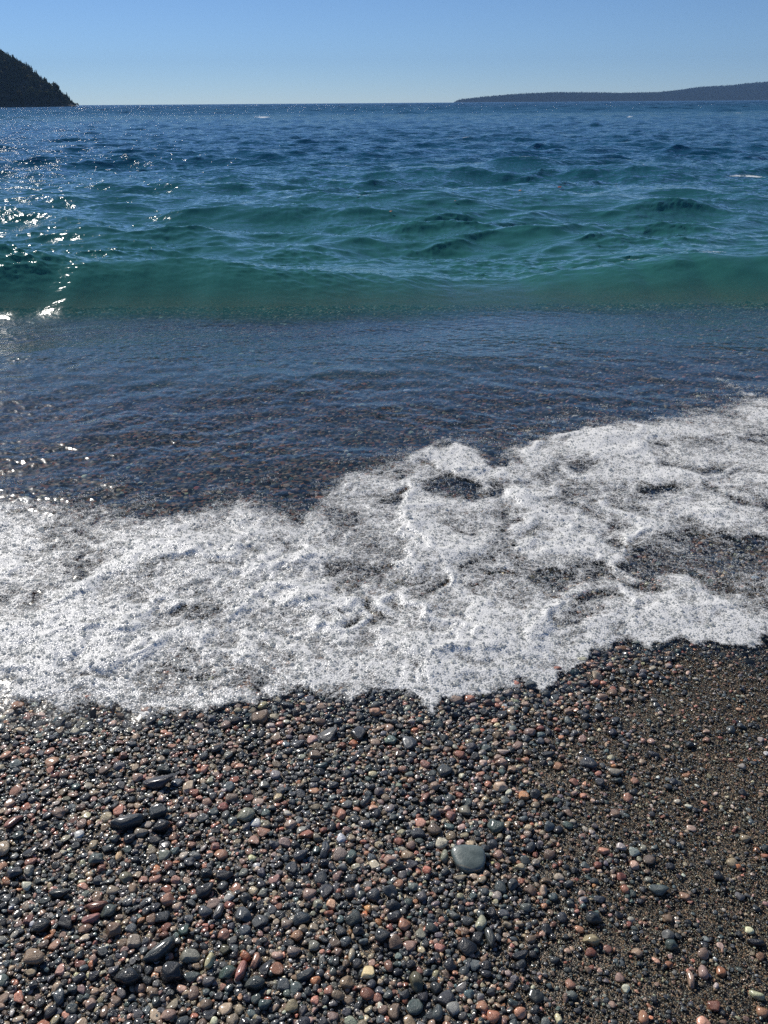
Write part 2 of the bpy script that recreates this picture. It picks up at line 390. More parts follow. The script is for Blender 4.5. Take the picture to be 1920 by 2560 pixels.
def pebble_shape(seed, V, cuts=7, cut=(.62, .9), bumps=.10, dims=(1, .78, .55), corner=0.):
    r = np.random.default_rng(seed)
    p = V.copy()
    p = p/np.maximum((np.abs(p)**2.4).sum(1)**(1/2.4), 1e-6)[:, None]
    for _ in range(cuts):
        n = r.normal(size=3); n /= np.linalg.norm(n); dd = r.uniform(*cut)
        ex = np.maximum(p@n-dd, 0); p -= n*(ex*r.uniform(.55, .95))[:, None]
    f = 1+bumps*noise(V[:, 0]*1.2+seed, V[:, 1]*1.2+V[:, 2]*.7, seed)+bumps*.7*noise(V[:, 2]*1.5+seed, V[:, 0]*1.1-V[:, 1], seed+1)
    p = p*f[:, None]
    p -= (p.max(0)+p.min(0))/2; p /= (p.max(0)-p.min(0)).max()/2
    p = p/np.array([np.abs(p[:, i]).max() for i in range(3)])
    if corner: p[:, 0] *= 1+corner*p[:, 1]
    return p*np.array(dims)
VARS_PER = 12
vdims = [(1,.82,.6),(1,.7,.5),(1,.9,.62),(1,.62,.45),(1,.8,.42),(1,.88,.7),(1,.72,.55),(1,.93,.5),(1,.66,.6),(1,.78,.5),(1,.85,.36),(1,.75,.65)]
vcorner = [0,.15,0,.1,.25,0,-.2,0,.15,.3,.1,0]
lib_hi = [mesh_from("pebble", pebble_shape(100+i, IV3, cuts=5+i % 5, dims=vdims[i], corner=vcorner[i]), quads=IF3) for i in range(VARS_PER)]
for me in lib_hi: me.materials.append(MAT_PO)
libcol = bpy.data.collections.new("pebble_shapes"); sunkcol = bpy.data.collections.new("sunken_pebble_shapes")
for i in range(VARS_PER):
    me = mesh_from("pebble_shape", pebble_shape(200+i, IV3 if i < 12 else IV2, cuts=6+i % 4, dims=vdims[i], corner=vcorner[i]), quads=IF3)
    me.materials.append(MAT_PI)
    ob = bpy.data.objects.new("pebble_shape_%02d" % i, me); libcol.objects.link(ob)
    me = me.copy(); me.materials[0] = MAT_SUNK; ob = bpy.data.objects.new("sunken_pebble_shape_%02d" % i, me); sunkcol.objects.link(ob)
def scatter(name, pts, rot, scl, variant, tint, coll):
    attrs = {'rot': rot, 'scl': scl, 'variant': variant}
    if tint is not None: attrs['tint'] = tint
    me = mesh_from(name, pts, quads=np.zeros((0, 3), int), attrs=attrs)
    ob = link(name, me)
    ng = bpy.data.node_groups.new(name, 'GeometryNodeTree')
    ng.interface.new_socket("Geometry", in_out='INPUT', socket_type='NodeSocketGeometry')
    ng.interface.new_socket("Geometry", in_out='OUTPUT', socket_type='NodeSocketGeometry')
    gi = ng.nodes.new("NodeGroupInput"); go = ng.nodes.new("NodeGroupOutput")
    ci = ng.nodes.new("GeometryNodeCollectionInfo"); ci.inputs[0].default_value = coll
    ci.inputs['Separate Children'].default_value = True; ci.inputs['Reset Children'].default_value = True
    ip = ng.nodes.new("GeometryNodeInstanceOnPoints"); ip.inputs['Pick Instance'].default_value = True
    def na(n, t):
        a = ng.nodes.new("GeometryNodeInputNamedAttribute"); a.data_type = t; a.inputs[0].default_value = n; return a.outputs['Attribute']
    L = ng.links.new
    L(gi.outputs[0], ip.inputs['Points']); L(ci.outputs[0], ip.inputs['Instance'])
    L(na('variant', 'INT'), ip.inputs['Instance Index'])
    L(na('rot', 'FLOAT_VECTOR'), ip.inputs['Rotation']); L(na('scl', 'FLOAT_VECTOR'), ip.inputs['Scale'])
    L(ip.outputs[0], go.inputs[0])
    md = ob.modifiers.new("scatter", 'NODES'); md.node_group = ng
    return ob

# palette: name -> (rgb, speckle)
PAL = {
 'black': ((.014,.017,.019), .05), 'slate': ((.043,.050,.051), .1), 'green': ((.060,.085,.078), .15), 'grey': ((.13,.13,.12), .45),
 'speck': ((.34,.31,.24), .95), 'beige': ((.34,.26,.17), .5), 'brown': ((.21,.135,.085), .4), 'brick': ((.24,.085,.05), .25),
 'salmon': ((.42,.20,.125), .5), 'pink': ((.40,.26,.19), .7), 'orange': ((.38,.16,.07), .2), 'cream': ((.52,.45,.28), .1), 'white': ((.66,.64,.58), .1), 'olive': ((.10,.095,.05), .2)}
PW = {'black': .25, 'slate': .21, 'green': .075, 'grey': .09, 'speck': .06, 'beige': .12, 'brown': .10, 'brick': .035, 'salmon': .055, 'pink': .05, 'orange': .015, 'cream': .008, 'white': .004, 'olive': .003}
PK = list(PW); PP = np.array([PW[k] for k in PK]); PP /= PP.sum()
def tints(idx, r):
    c = np.array([PAL[PK[i]][0] for i in idx]); a = np.array([PAL[PK[i]][1] for i in idx])
    c = c*1.22*np.exp(r.normal(0, .34, (len(idx), 1)))*np.exp(r.normal(0, .06, (len(idx), 3)))
    return np.concatenate([np.clip(c, .005, .8), a[:, None]], 1)

# ------------------------------------------------------------------ hand-placed stones:  px, py, w, h (photo pixels), angle deg, colour, shape, label
def Lc(u, v): return .5787*u, 1760+.5787*v
def Rc(u, v): return 960+.5787*u, 1760+.5787*v
H_ = []
def hero(side, u, v, w_, h_, ang, colr, shp, label):
    px, py = (Lc if side == 'L' else Rc)(u, v)
    H_.append([px, py, w_*.5787, h_*.5787, ang, colr, shp, label])
hero('R',362,668,158,118,0,'green','HERO',"large smooth grey-green stone with a fine pale vein, biggest on the beach")
hero('R',908,918,72,60,-10,'black',5,"glossy black domed stone on coarse sand above a mottled tan oval one")
hero('R',897,1013,78,50,-12,'beige',0,"mottled tan and brown oval pebble between a black stone and a brick-red one")
hero('R',895,1062,50,38,0,'brick',6,"dark brick-red pebble touching the lower side of a mottled tan oval pebble")
hero('R',360,1043,88,82,-20,'black',9,"black stone with pitted flat face directly below a long cream pebble")
hero('R',1188,796,80,48,-10,'green',4,"flat grey-green oval pebble alone on sand, left of a small pink one")
hero('R',1302,820,48,34,-35,'salmon',3,"small salmon pink long pebble alone on coarse sand, beside a flat grey-green oval")
hero('R',1230,990,55,48,10,'grey',0,"pale grey rounded pebble leaning against a grey-green one on the coarse sand")
hero('R',1245,1032,54,50,0,'green',5,"grey-green block-shaped pebble casting shadow just below a pale grey one")
hero('R',1228,915,48,44,20,'brown',9,"rust-brown angular pebble topmost in the short column of stones on sand")
hero('R',1382,1150,42,50,80,'pink',2,"dusty pink egg-shaped pebble, left one of a pair lying on coarse sand")
hero('R',1460,1146,46,50,90,'orange',9,"orange-brown domed pebble, right one of a pair lying on coarse sand")
hero('R',1330,1185,30,60,80,'pink',1,"pink pebble standing on end just left of the dusty pink egg-shaped one")
hero('R',1615,1248,64,34,-25,'cream',3,"pale cream leaf-shaped pebble on the sand near the lower right corner")
hero('R',1640,1320,50,52,0,'salmon',2,"salmon pebble below the pale leaf-shaped one at the sand's edge of view")
hero('R',1612,1022,72,30,-10,'black',3,"long black pebble half sunk in coarse sand at the right edge")
hero('R',885,250,84,50,-28,'slate',6,"purplish dark slate stone in the row of pebbles below the foam")
hero('R',710,210,58,30,0,'black',4,"dark flat rounded pebble above a rust-coloured one, below the foam")
hero('R',755,260,44,50,60,'orange',1,"rust-orange pointed pebble leaning beside a purplish dark slate stone")
hero('R',505,245,62,40,-10,'pink',0,"dull pink flat oval pebble under a cream-tan one")
hero('R',515,197,50,26,-10,'cream',4,"cream-tan flat pebble lying just above a dull pink oval one")
hero('R',555,272,44,36,0,'beige',9,"warm beige knobbly pebble just below a dull pink flat oval one")
hero('R',258,280,64,58,-45,'slate',1,"blue-grey long pebble lying diagonally, alone in the upper middle of the shingle")
hero('R',1000,285,62,38,-15,'speck',4,"light grey angular speckled pebble to the right of a purplish slate stone")
hero('R',480,522,70,60,-30,'green',1,"grey-green wedge-shaped stone up and to the right of the large veined stone")
hero('R',535,597,42,28,0,'black',4,"small black flat pebble just below a grey-green wedge-shaped stone")
hero('R',757,738,46,32,-10,'cream',6,"yellowish cream knobbly pebble on the gravel right of the large veined stone")
hero('R',420,940,48,60,70,'cream',9,"long cream pebble streaked olive, leaning above a pitted black stone")
hero('R',158,822,58,46,-35,'grey',0,"pale grey smooth oval pebble below left of the large veined stone")
hero('R',45,910,64,50,20,'black',1,"black oval pebble at mid width with a pale grey one up to its right")
hero('R',65,768,46,50,60,'salmon',2,"salmon speckled round pebble, nearest of its colour left of the veined stone")
hero('R',147,548,62,44,0,'slate',7,"dark slate rounded pebble above left of the large veined stone")
hero('R',460,1000,36,76,100,'slate',3,"narrow purple-grey upright pebble beside a pitted black stone")
hero('R',505,782,56,50,-20,'green',7,"pale green mottled pebble just below right of the large veined stone")
hero('R',592,1078,72,38,15,'black',4,"low flat black pebble between a pitted black stone and a brick-red one")
hero('R',705,962,50,52,0,'black',7,"round black pebble crossed by a faint line, left of the glossy domed one")
hero('R',985,113,44,38,-40,'slate',0,"blue-grey pebble with a light side near the foam, above the slate stone")
hero('R',270,1262,74,62,30,'slate',3,"long dark slate pebble lying aslant close to the bottom of the view")
hero('R',475,1340,60,58,0,'salmon',2,"reddish pink round pebble at the bottom, right of a brick-pink one")
hero('R',425,1298,56,52,0,'salmon',0,"brick-pink smooth pebble above left of a reddish pink round one")
hero('R',232,1325,52,60,80,'green',2,"pale grey-green egg-shaped pebble below a long dark slate one")
hero('R',143,1195,56,76,110,'olive',0,"olive-grey striped tall oval pebble above a pale grey-green egg-shaped one")
hero('R',1125,1345,42,50,80,'salmon',2,"orange-pink pebble at the bottom edge on coarse sand")
hero('R',805,1200,44,44,-50,'salmon',1,"pale salmon pebble over a grey rounded one on the lower gravel")
hero('R',810,1250,60,44,-10,'grey',0,"mid grey rounded pebble just under a pale salmon one")
hero('R',1565,570,46,38,0,'pink',2,"purplish pink pebble embedded in coarse sand near the right edge")
hero('R',1648,612,40,28,0,'black',4,"small black glossy pebble at the right edge above an orange one")
hero('R',1650,645,34,24,-10,'orange',3,"small orange pebble at the right edge just below a black glossy one")
hero('R',1310,298,36,22,0,'orange',4,"small orange flat pebble alone on sand in the upper right gravel")
hero('R',1085,322,38,38,-40,'salmon',9,"pink and white pebble alone, below right of the light grey angular one")
hero('R',1168,208,52,28,-20,'slate',3,"blue-grey flat pebble up on the gravel near the foam at right")
hero('R',1395,145,34,26,-10,'salmon',0,"small coral pebble on the gravel close to the foam at far right")
hero('R',610,665,46,40,0,'green',7,"green-grey round pebble one stone-width right of the large veined stone")
hero('R',495,640,44,48,60,'pink',2,"speckled pink pebble touching the right side of the large veined stone")
hero('R',262,648,36,44,80,'speck',2,"whitish speckled pebble touching the left side of the large veined stone")
hero('R',330,742,56,30,0,'beige',4,"beige flat pebble tucked under the lower edge of the large veined stone")
hero('R',1095,1065,50,42,-20,'pink',0,"striped pinkish grey pebble right of the brick-red one on the sand")
hero('R',740,1095,44,36,0,'slate',2,"dark grey round pebble below left of the brick-red one")
hero('R',1540,820,42,36,-30,'grey',1,"light grey pebble alone on the sand toward the right edge")
hero('R',1020,1170,40,40,0,'pink',6,"pinkish beige pebble on lower sand with a dark one beside it")
hero('L',1123,52,76,60,10,'brown',1,"big red-brown rounded stone lying right at the edge of the foam")
hero('L',913,55,40,42,0,'grey',5,"pale grey round pebble at the foam's edge left of the red-brown stone")
hero('L',680,338,124,56,5,'slate',4,"long flat dark slate stone in the upper left shingle")
hero('L',1057,475,86,66,-5,'speck',0,"large rounded stone of black-and-white speckled granite")
hero('L',680,455,88,60,15,'slate',7,"dark grey rounded stone above a black one in the left shingle")
hero('L',690,525,90,60,10,'black',0,"black smooth oval stone just below a dark grey rounded one")
hero('L',550,508,140,54,15,'slate',3,"very long dark stone with a brown tinge, left of a black oval one")
hero('L',610,548,62,48,10,'speck',2,"speckled grey-beige pebble wedged between black stones at left")
hero('L',562,572,60,48,30,'black',2,"black round pebble below the very long dark stone")
hero('L',665,578,62,38,0,'black',10,"flat black pebble below a black smooth oval stone")
hero('L',825,598,44,34,0,'salmon',9,"bright salmon angular pebble left of a rounder salmon one")
hero('L',928,605,42,40,0,'salmon',5,"bright salmon round pebble right of an angular salmon one")
hero('L',965,735,86,56,0,'black',9,"black pointed roof-shaped stone with a glint at its tip")
hero('L',890,725,60,50,0,'black',5,"black round stone just left of the pointed roof-shaped one")
hero('L',885,797,84,70,30,'black',2,"big black dome-shaped stone under the pointed roof-shaped one")
hero('L',1508,808,58,50,-30,'slate',0,"slate blue smooth pebble beside a small white one")
hero('L',1542,790,24,36,80,'white',0,"small white oval pebble beside a slate blue one")
hero('L',1615,815,62,62,60,'slate',2,"dark slate streaked stone right of a small white pebble")
hero('L',1338,810,60,58,0,'pink',2,"pinkish brown rounded pebble above a dappled cream one")
hero('L',1375,855,48,46,0,'speck',5,"dappled black-and-cream round pebble below a pinkish brown one")
hero('L',465,890,74,62,30,'green',0,"dark green smooth pebble in the lower left beside brick-coloured ones")
hero('L',415,868,90,44,10,'brick',3,"long brick-red pebble touching a dark green smooth one")
hero('L',390,922,76,40,25,'salmon',1,"salmon-brown long pebble below the long brick-red one")
hero('L',170,955,88,68,15,'black',0,"black oval stone in the glare at far left")
hero('L',283,935,84,56,-20,'black',7,"black broad stone right of the oval one in the glare at left")
hero('L',490,970,72,66,0,'brown',5,"dark brown round speckled stone above a green speckled one")
hero('L',577,1013,66,58,0,'speck',7,"greenish grey finely speckled round pebble below right of a dark brown one")
hero('L',690,1065,146,46,42,'slate',3,"very long dark slate stone lying aslant in the lower left")
hero('L',822,1080,90,54,3,'speck',7,"beige granite oval stone with flat top, left of a pale yellow pebble")
hero('L',906,1102,40,58,75,'cream',8,"pale yellow egg-shaped pebble standing out among dark ones")
hero('L',548,1175,122,82,-5,'black',0,"largest black stone, low oval, in the lower left shingle")
hero('L',740,1155,98,90,0,'black',5,"big black ball-like stone right of the largest black oval one")
hero('L',825,1170,66,44,0,'green',4,"dark green low pebble between the black ball-like stone and a grey one")
hero('L',980,1155,78,60,20,'green',0,"grey-green smooth stone right of the pale yellow egg-shaped pebble")
hero('L',900,1187,56,46,0,'grey',2,"pale grey domed pebble just below the pale yellow egg-shaped one")
hero('L',1042,1145,42,80,80,'salmon',3,"upright orange speckled long pebble right of a grey-green smooth stone")
hero('L',1105,1103,38,56,75,'salmon',1,"orange-pink pebble up to the right of the upright orange speckled one")
hero('L',1100,1200,92,64,5,'slate',0,"dark slate oval stone below the upright orange speckled pebble")
hero('L',1225,1203,66,56,-10,'green',7,"grey-green rounded stone right of a dark slate oval one")
hero('L',1320,1165,82,46,25,'slate',1,"slate green long stone up to the right of a grey-green rounded one")
hero('L',1280,992,56,48,-10,'salmon',0,"salmon rounded pebble directly above a pink-grey speckled one")
hero('L',1270,1060,62,50,0,'pink',2,"pink-grey speckled round pebble directly below a salmon one")
hero('L',1260,1295,58,54,0,'beige',6,"beige mottled knobbly pebble low in the middle of the view")
hero('L',885,1290,62,48,-5,'brown',0,"warm brown oval pebble at the bottom, below a pale grey domed one")
hero('L',437,700,40,38,0,'brick',5,"small round brick-red pebble by itself at left")
hero('L',668,750,54,38,10,'salmon',1,"coral red glistening pebble below another coral one at left")
hero('L',672,716,46,24,5,'salmon',4,"thin coral pebble just above a coral red glistening one")
hero('L',705,988,48,36,0,'brick',0,"cherry red smooth pebble left of a pale greenish one")
hero('L',792,968,52,50,40,'green',9,"pale greenish grey pebble right of the cherry red one")
hero('L',255,812,92,42,0,'black',4,"flat dark stone half in the glare at left, above the black oval ones")
hero('L',195,375,52,36,0,'slate',10,"blue-green slate flat pebble in the upper left shingle")
hero('L',970,1050,52,44,-20,'olive',9,"olive-brown wedge pebble above the pale yellow egg-shaped one")
hero('L',1520,1076,28,50,80,'cream',8,"narrow pale yellow pebble standing upright in the middle shingle")
hero('L',240,1216,38,46,70,'cream',0,"pale greenish cream pebble among glints in the lower left corner")
hero('L',1530,922,78,62,50,'slate',1,"dark slate leaning stone left of a round black speckled one")
hero('L',1550,972,54,46,0,'black',5,"round black speckled pebble below a dark slate leaning stone")
hero('L',1470,972,60,52,-30,'slate',9,"navy-grey glistening stone left of the round black speckled one")
hero('L',1300,920,82,56,20,'slate',6,"dark grey angular stone above a beige flat pebble")
hero('L',1355,955,48,36,-10,'beige',7,"beige flat round pebble just below a dark grey angular stone")
hero('L',945,888,36,62,75,'grey',3,"upright pale grey-green long pebble in the middle of the shingle")
hero('L',1240,940,52,48,10,'beige',2,"tan speckled round pebble left of a dark grey angular stone")
hero('L',1145,1285,60,50,10,'green',2,"grey-green domed pebble with a light crescent at the bottom")
hero('L',660,1240,48,46,0,'brown',5,"brownish granite round pebble under the largest black stone")
hero('L',530,215,40,42,0,'brick',5,"brick-brown round pebble high in the left shingle")
hero('L',318,232,44,38,15,'brick',1,"brick-brown pebble high in the left shingle with glints around it")
hero('L',238,298,38,42,70,'brick',2,"red-brown upright pebble, left one of a touching pair near the foam")
hero('L',278,296,46,44,0,'brown',2,"dark red-brown pebble, right one of a touching pair near the foam")
hero('L',705,272,64,38,0,'slate',7,"dark blue-grey oval pebble above the long flat slate stone")
hero('L',1285,165,62,38,0,'slate',4,"dark slate flat pebble near the foam, below right of the red-brown stone")
hero('L',1360,210,60,40,0,'brown',7,"mottled dark brown flat pebble in the upper shingle")
hero('L',1388,258,56,28,5,'green',3,"long grey-green flat pebble just below a mottled dark brown one")
hero('L',1580,412,36,42,50,'green',2,"pale grey-green egg-shaped pebble in the upper middle shingle")
hero('L',1575,508,58,36,-5,'grey',3,"pale grey long flat pebble below a pale grey-green egg-shaped one")
hero('L',1475,170,44,34,10,'brick',0,"brownish red rounded pebble near the foam in the middle")
hero('L',1640,370,46,42,0,'grey',5,"round mid-grey granite pebble in the upper middle shingle")
hero('L',1405,628,44,62,80,'slate',1,"upright blue-grey streaked stone in the middle shingle")
hero('L',1468,640,66,60,20,'speck',6,"speckled olive-grey rounded stone right of an upright blue-grey one")
hero('L',1400,680,52,40,0,'black',5,"black pebble under the upright blue-grey streaked stone")

# occupancy raster for packing
RX0, RX1, RY0, RY1, RS = -1.9, 2.0, .50, 2.75, .002
NXr, NYr = int((RX1-RX0)/RS), int((RY1-RY0)/RS)
occ = np.zeros((NYr, NXr), np.uint8)
def stamp(x, y, a, b, th, test=True, tol=.86):
    R_ = max(a, b)
    i0 = int((x-R_-RX0)/RS); i1 = int((x+R_-RX0)/RS)+1; j0 = int((y-R_-RY0)/RS); j1 = int((y+R_-RY0)/RS)+1
    if i0 < 0 or j0 < 0 or i1 >= NXr or j1 >= NYr: return False
    xs = RX0+(np.arange(i0, i1)+.5)*RS-x; ys_ = RY0+(np.arange(j0, j1)+.5)*RS-y
    c, s = math.cos(th), math.sin(th)
    U = (xs[None]*c+ys_[:, None]*s)/a; V = (-xs[None]*s+ys_[:, None]*c)/b
    q = U*U+V*V
    sub = occ[j0:j1, i0:i1]
    if test and (sub[q < tol*tol]).any(): return False
    sub[q < 1] = 1
    return True
heroes = []
for px, py, w_, h_, ang, colr, shp, label in H_:
    x, y = unproject(px, py, .03)
    z = float(bed(x, y)); x, y = unproject(px, py, z+.012)
    dpt = (np.array([x, y, z])-CAM)@_fw; mm = dpt/F_PX
    dep_ang = math.atan2(1.6-z, y)
    dims = (1, .78, .5) if shp == 'HERO' else vdims[shp]
    if h_ > w_*1.15:      # long axis runs away from the camera
        A = h_*mm/2/math.sin(dep_ang)/.96; th = R(ang); Bv = w_*mm/2/A
    else:
        A = w_*mm/2; th = R(ang); Bv = (h_*mm/2/A-dims[2]*math.cos(dep_ang)*.45)/math.sin(dep_ang)
    Bv = min(1., max(.42, Bv))
    heroes.append(dict(x=x, y=y, A=A, B=A*Bv, C=A*dims[2], th=th, col=colr, shp=shp, label=label, px=px, py=py))
    stamp(x, y, A*.95, A*Bv*.95, th, False)

def sandiness(x, y):
    px, py = project(x, y, bed0(y))
    xb = np.interp(py, [1600, 1750, 1950, 2200, 2560], [1600, 1450, 1410, 1390, 1320])
    wv = 170*noise(x*2.3, y*2.3, 71)+80*noise(x*7, y*7, 72)
    return sstep(-330, 260, px-xb+wv)
# pack pebbles, biggest first
pk = []
classes = [(.024, 16), (.0205, 60), (.0175, 220), (.0150, 850), (.0130, 2600), (.0112, 5200), (.0096, 9500), (.0078, 13000), (.0062, 22000), (.0050, 36000), (.0040, 42000)]
for rad, natt in classes:
    xs = rng.uniform(RX0, RX1, natt); ys_ = rng.uniform(RY0, RY1, natt)
    sd = sandiness(xs, ys_); fr = front(xs)
    rr = rad*rng.uniform(.85, 1.15, natt); asp = rng.uniform(.62, .98, natt)
    th = np.where(rng.random(natt) < .5, rng.normal(0.1, .5, natt), rng.uniform(-np.pi, np.pi, natt))
    keep = rng.random(natt) < np.where(rad > .0085, (1-sd)*1.0+sd*(.02 if rad > .012 else .04), np.where(rad > .0055, 1-sd*.92, 1-sd*.78))
    left = sstep(1.0, -.9, xs)
    if rad > .015: keep &= rng.random(natt) < .25+.75*left
    for k in np.nonzero(keep)[0]:
        if ys_[k] > fr[k]+.5: continue
        if stamp(xs[k], ys_[k], rr[k], rr[k]*asp[k], th[k], True, .9 if rad > .008 else .8):
            pk.append((xs[k], ys_[k], rr[k], asp[k], th[k]))
pk = np.array(pk)
print("packed", len(pk), time.time()-T0)
pz = bed(pk[:, 0], pk[:, 1])
ppx, ppy = project(pk[:, 0], pk[:, 1], pz)
pd = np.stack([pk[:, 0], pk[:, 1], pz-1.6], 1)@_fw
psize = pk[:, 2]*2/pd*F_PX*np.sqrt(pk[:, 3])
vis = (ppx > 8) & (ppx < 1912) & (ppy < 2550) & (pk[:, 1] < front(pk[:, 0])-.02)
NTH = 300-len(heroes)
order = np.argsort(-np.where(vis, psize, 0)); own = set(order[:NTH].tolist())
pidx = rng.choice(len(PK), len(pk), p=PP)
ptint = tints(pidx, rng)
pvar = rng.integers(0, VARS_PER, len(pk))
pflat = np.array([d[2] for d in vdims])[pvar]
pcorr = np.array([d[1] for d in vdims])[pvar]
ptilt = rng.normal(0, .16, (len(pk), 2))
lift = pz+pk[:, 2]*pflat*rng.uniform(.25, .8, len(pk))
m_ = np.array([i not in own for i in range(len(pk))])
scl = np.stack([pk[:, 2], pk[:, 2]*pk[:, 3]/pcorr, pk[:, 2]*(.95-.25*sstep(.1, -1., pk[:, 0]))], 1)*1.06
rot = np.stack([ptilt[:, 0], ptilt[:, 1], pk[:, 4]], 1)

# individual pebbles
GROUP = "pebbles and stones of the wet shingle beach"
vein_me = None
def add_pebble(name, me, x, y, z, rot, scl, tint, label, cat):
    ob = bpy.data.objects.new(name, me); COL.objects.link(ob)
    ob.location = (x, y, z); ob.rotation_euler = rot; ob.scale = scl
    ob.color = tuple(map(float, tint)); tag(ob, label, cat, GROUP); return ob
def hero_mesh():
    p = IV.copy()
    p = p/((np.abs(p)**3.4).sum(1)**(1/3.4))[:, None]
    # plan: broad flat side away from the camera, tapering to a blunt foot to the lower right
    u, v = p[:, 0].copy(), p[:, 1].copy()
    taper = 1-.30*(.5-.5*v)**1.3
    p[:, 0] = u*taper+.17*(.5-.5*v)
    p[:, 1] = v*(1-.10*np.maximum(u, 0)*(v > 0))
    p[:, 2] *= 1-.12*u
    f = 1+.05*noise(IV[:, 0]*1.1+3, IV[:, 1]*1.1+IV[:, 2], 9)+.02*noise(IV[:, 0]*2.5, IV[:, 1]*2.5-IV[:, 2]*2, 10)
    p = p*f[:, None]
    me = mesh_from("stone", p, quads=IF); me.materials.append(MAT_VEIN); return me
for h in heroes:
    col, sp = PAL[h['col']]
    z = float(bed(h['x'], h['y']))
    if h['shp'] == 'HERO':
        add_pebble("stone", hero_mesh(), h['x'], h['y'], z+h['A']*.22, (.10, -.04, -.06), (h['A'], h['A']*.80, h['A']*.34), (.125, .155, .140, .03), h['label'], "stone")
        continue
    dm = vdims[h['shp']]
    j = np.exp(rng.normal(0, .08, 3))
    tl = rng.normal(0, .12, 2)
    big = h['A'] > .033
    add_pebble("stone" if big else "pebble", lib_hi[h['shp']], h['x'], h['y'], z+h['C']*.52, (tl[0], tl[1], h['th']), (h['A'], h['B']/dm[1], h['A']), (*[c*q for c, q in zip(col, j)], sp), h['label'], "stone" if big else "pebble")
# labels of the others come from their own colour, shape and nearest hand-placed neighbour
CN = {'black': 'black', 'slate': 'dark slate', 'green': 'grey-green', 'grey': 'mid-grey', 'speck': 'speckled grey', 'beige': 'beige', 'brown': 'brown', 'brick': 'brick-red', 'salmon': 'salmon', 'pink': 'dull pink', 'orange': 'orange', 'cream': 'cream', 'white': 'white', 'olive': 'olive'}
SH = {h['label']: None for h in heroes}
short = {
 0: "the large veined grey-green stone"}
lm = [(0, "the large veined stone"), (1, "the glossy black domed stone"), (4, "the pitted black stone"), (5, "the flat grey-green oval"), (9, "the short column on sand"),
      (13, "the cream leaf-shaped pebble"), (16, "the purplish slate stone"), (22, "the diagonal blue-grey pebble"), (24, "the grey-green wedge"), (26, "the knobbly cream pebble"), (37, "the aslant slate pebble"), (45, "the purplish pink pebble")]
keyw = [("red-brown rounded stone", "the red-brown stone by the foam"), ("long flat dark slate stone", "the long flat slate stone"), ("black-and-white speckled granite", "the speckled granite stone"),
        ("black smooth oval stone", "the black smooth oval stone"), ("pointed roof-shaped stone with", "the roof-shaped black stone"), ("small white oval pebble", "the small white oval pebble"), ("dappled black-and-cream", "the dappled round pebble"),
        ("dark green smooth pebble in", "the dark green smooth pebble"), ("black oval stone in the glare", "the black oval in the glare"), ("very long dark slate stone", "the aslant long slate stone"), ("pale yellow egg-shaped pebble standing", "the pale yellow egg-shaped pebble"),
        ("largest black stone", "the largest black stone"), ("upright orange speckled", "the upright orange pebble"), ("beige mottled knobbly", "the knobbly beige pebble"), ("small round brick-red", "the lone brick-red pebble"), ("cherry red smooth", "the cherry red pebble"),
        ("narrow pale yellow pebble", "the narrow yellow pebble"), ("upright blue-grey streaked stone in", "the upright blue-grey stone"), ("dark slate flat pebble near the foam", "the flat slate pebble by the foam"), ("pale grey-green egg-shaped pebble in", "the pale green egg-shaped pebble"), ("brick-brown round pebble high", "the brick-brown round pebble")]
marks = [(heroes[i]['px'], heroes[i]['py'], heroes[i]['x'], heroes[i]['y'], n) for i, n in lm]
for k, n in keyw:
    for h in heroes:
        if k in h['label']: marks.append((h['px'], h['py'], h['x'], h['y'], n)); break
used = {h['label'] for h in heroes}
for i in order[:NTH]:
    x, y, rad, asp, th = pk[i]
    dd = [((x-mk[2])**2+(y-mk[3])**2, mk) for mk in marks]; dd.sort(key=lambda t: t[0])
    shape = 'long' if asp < .7 else ('oval' if asp < .84 else 'round')
    if pflat[i] < .48: shape = 'flat '+shape
    wd_ = None
    for q in range(3):
        mk = dd[q][1]; dx, dy = x-mk[2], y-mk[3]; cm = math.hypot(dx, dy)*100
        a = math.degrees(math.atan2(dy, dx)) % 360
        dirs = ["right of", "up to the right of", "above", "up to the left of", "left of", "down to the left of", "below", "down to the right of"]
        dr_ = dirs[int(((a+22.5) % 360)//45)]
        lab = f"{CN[PK[pidx[i]]]} {shape} pebble, {cm:.0f} cm {dr_} {mk[4]}"
        if len(lab.split()) > 16: lab = lab.replace("down to the", "lower").replace("up to the", "upper")
        if lab not in used: break
    used.add(lab)
    add_pebble("pebble", lib_hi[pvar[i]], x, y, lift[i], tuple(rot[i]), tuple(scl[i]), ptint[i], lab, "pebble")
# mass of smaller pebbles
o = scatter("shingle", np.stack([pk[m_, 0], pk[m_, 1], lift[m_]], 1), rot[m_], scl[m_], pvar[m_], ptint[m_], libcol)
tag(o, "wet shingle of small mixed pebbles covering the foreshore", "shingle", kind="stuff")
# lower layer of filling pebbles and coarse grains
n = 46000
xs = rng.uniform(RX0-.3, RX1+.3, n); ys_ = rng.uniform(.35, 2.9, n); sd = sandiness(xs, ys_)
kp = (rng.random(n) < 1-sd*.92); xs, ys_ = xs[kp], ys_[kp]; n = len(xs)
r_ = rng.uniform(.004, .0095, n)
fi = rng.choice(len(PK), n, p=PP)
A1 = (np.stack([xs, ys_, bed(xs, ys_)+r_*rng.uniform(-.45, .25, n)], 1), rng.uniform(-1, 1, (n, 3))*np.array([.5, .5, 3.1]), np.repeat(r_[:, None], 3, 1), rng.integers(0, VARS_PER, n), tints(fi, rng))
n = 330000
tt = rng.uniform(-1, 1, n); ys_ = rng.uniform(.45, 2.6, n); xs = rng.uniform(-1.6, 2.0, n)
sd = sandiness(xs, ys_); kp = (rng.random(n) < .06+.94*sd**.8); xs, ys_ = xs[kp], ys_[kp]; n = len(xs)
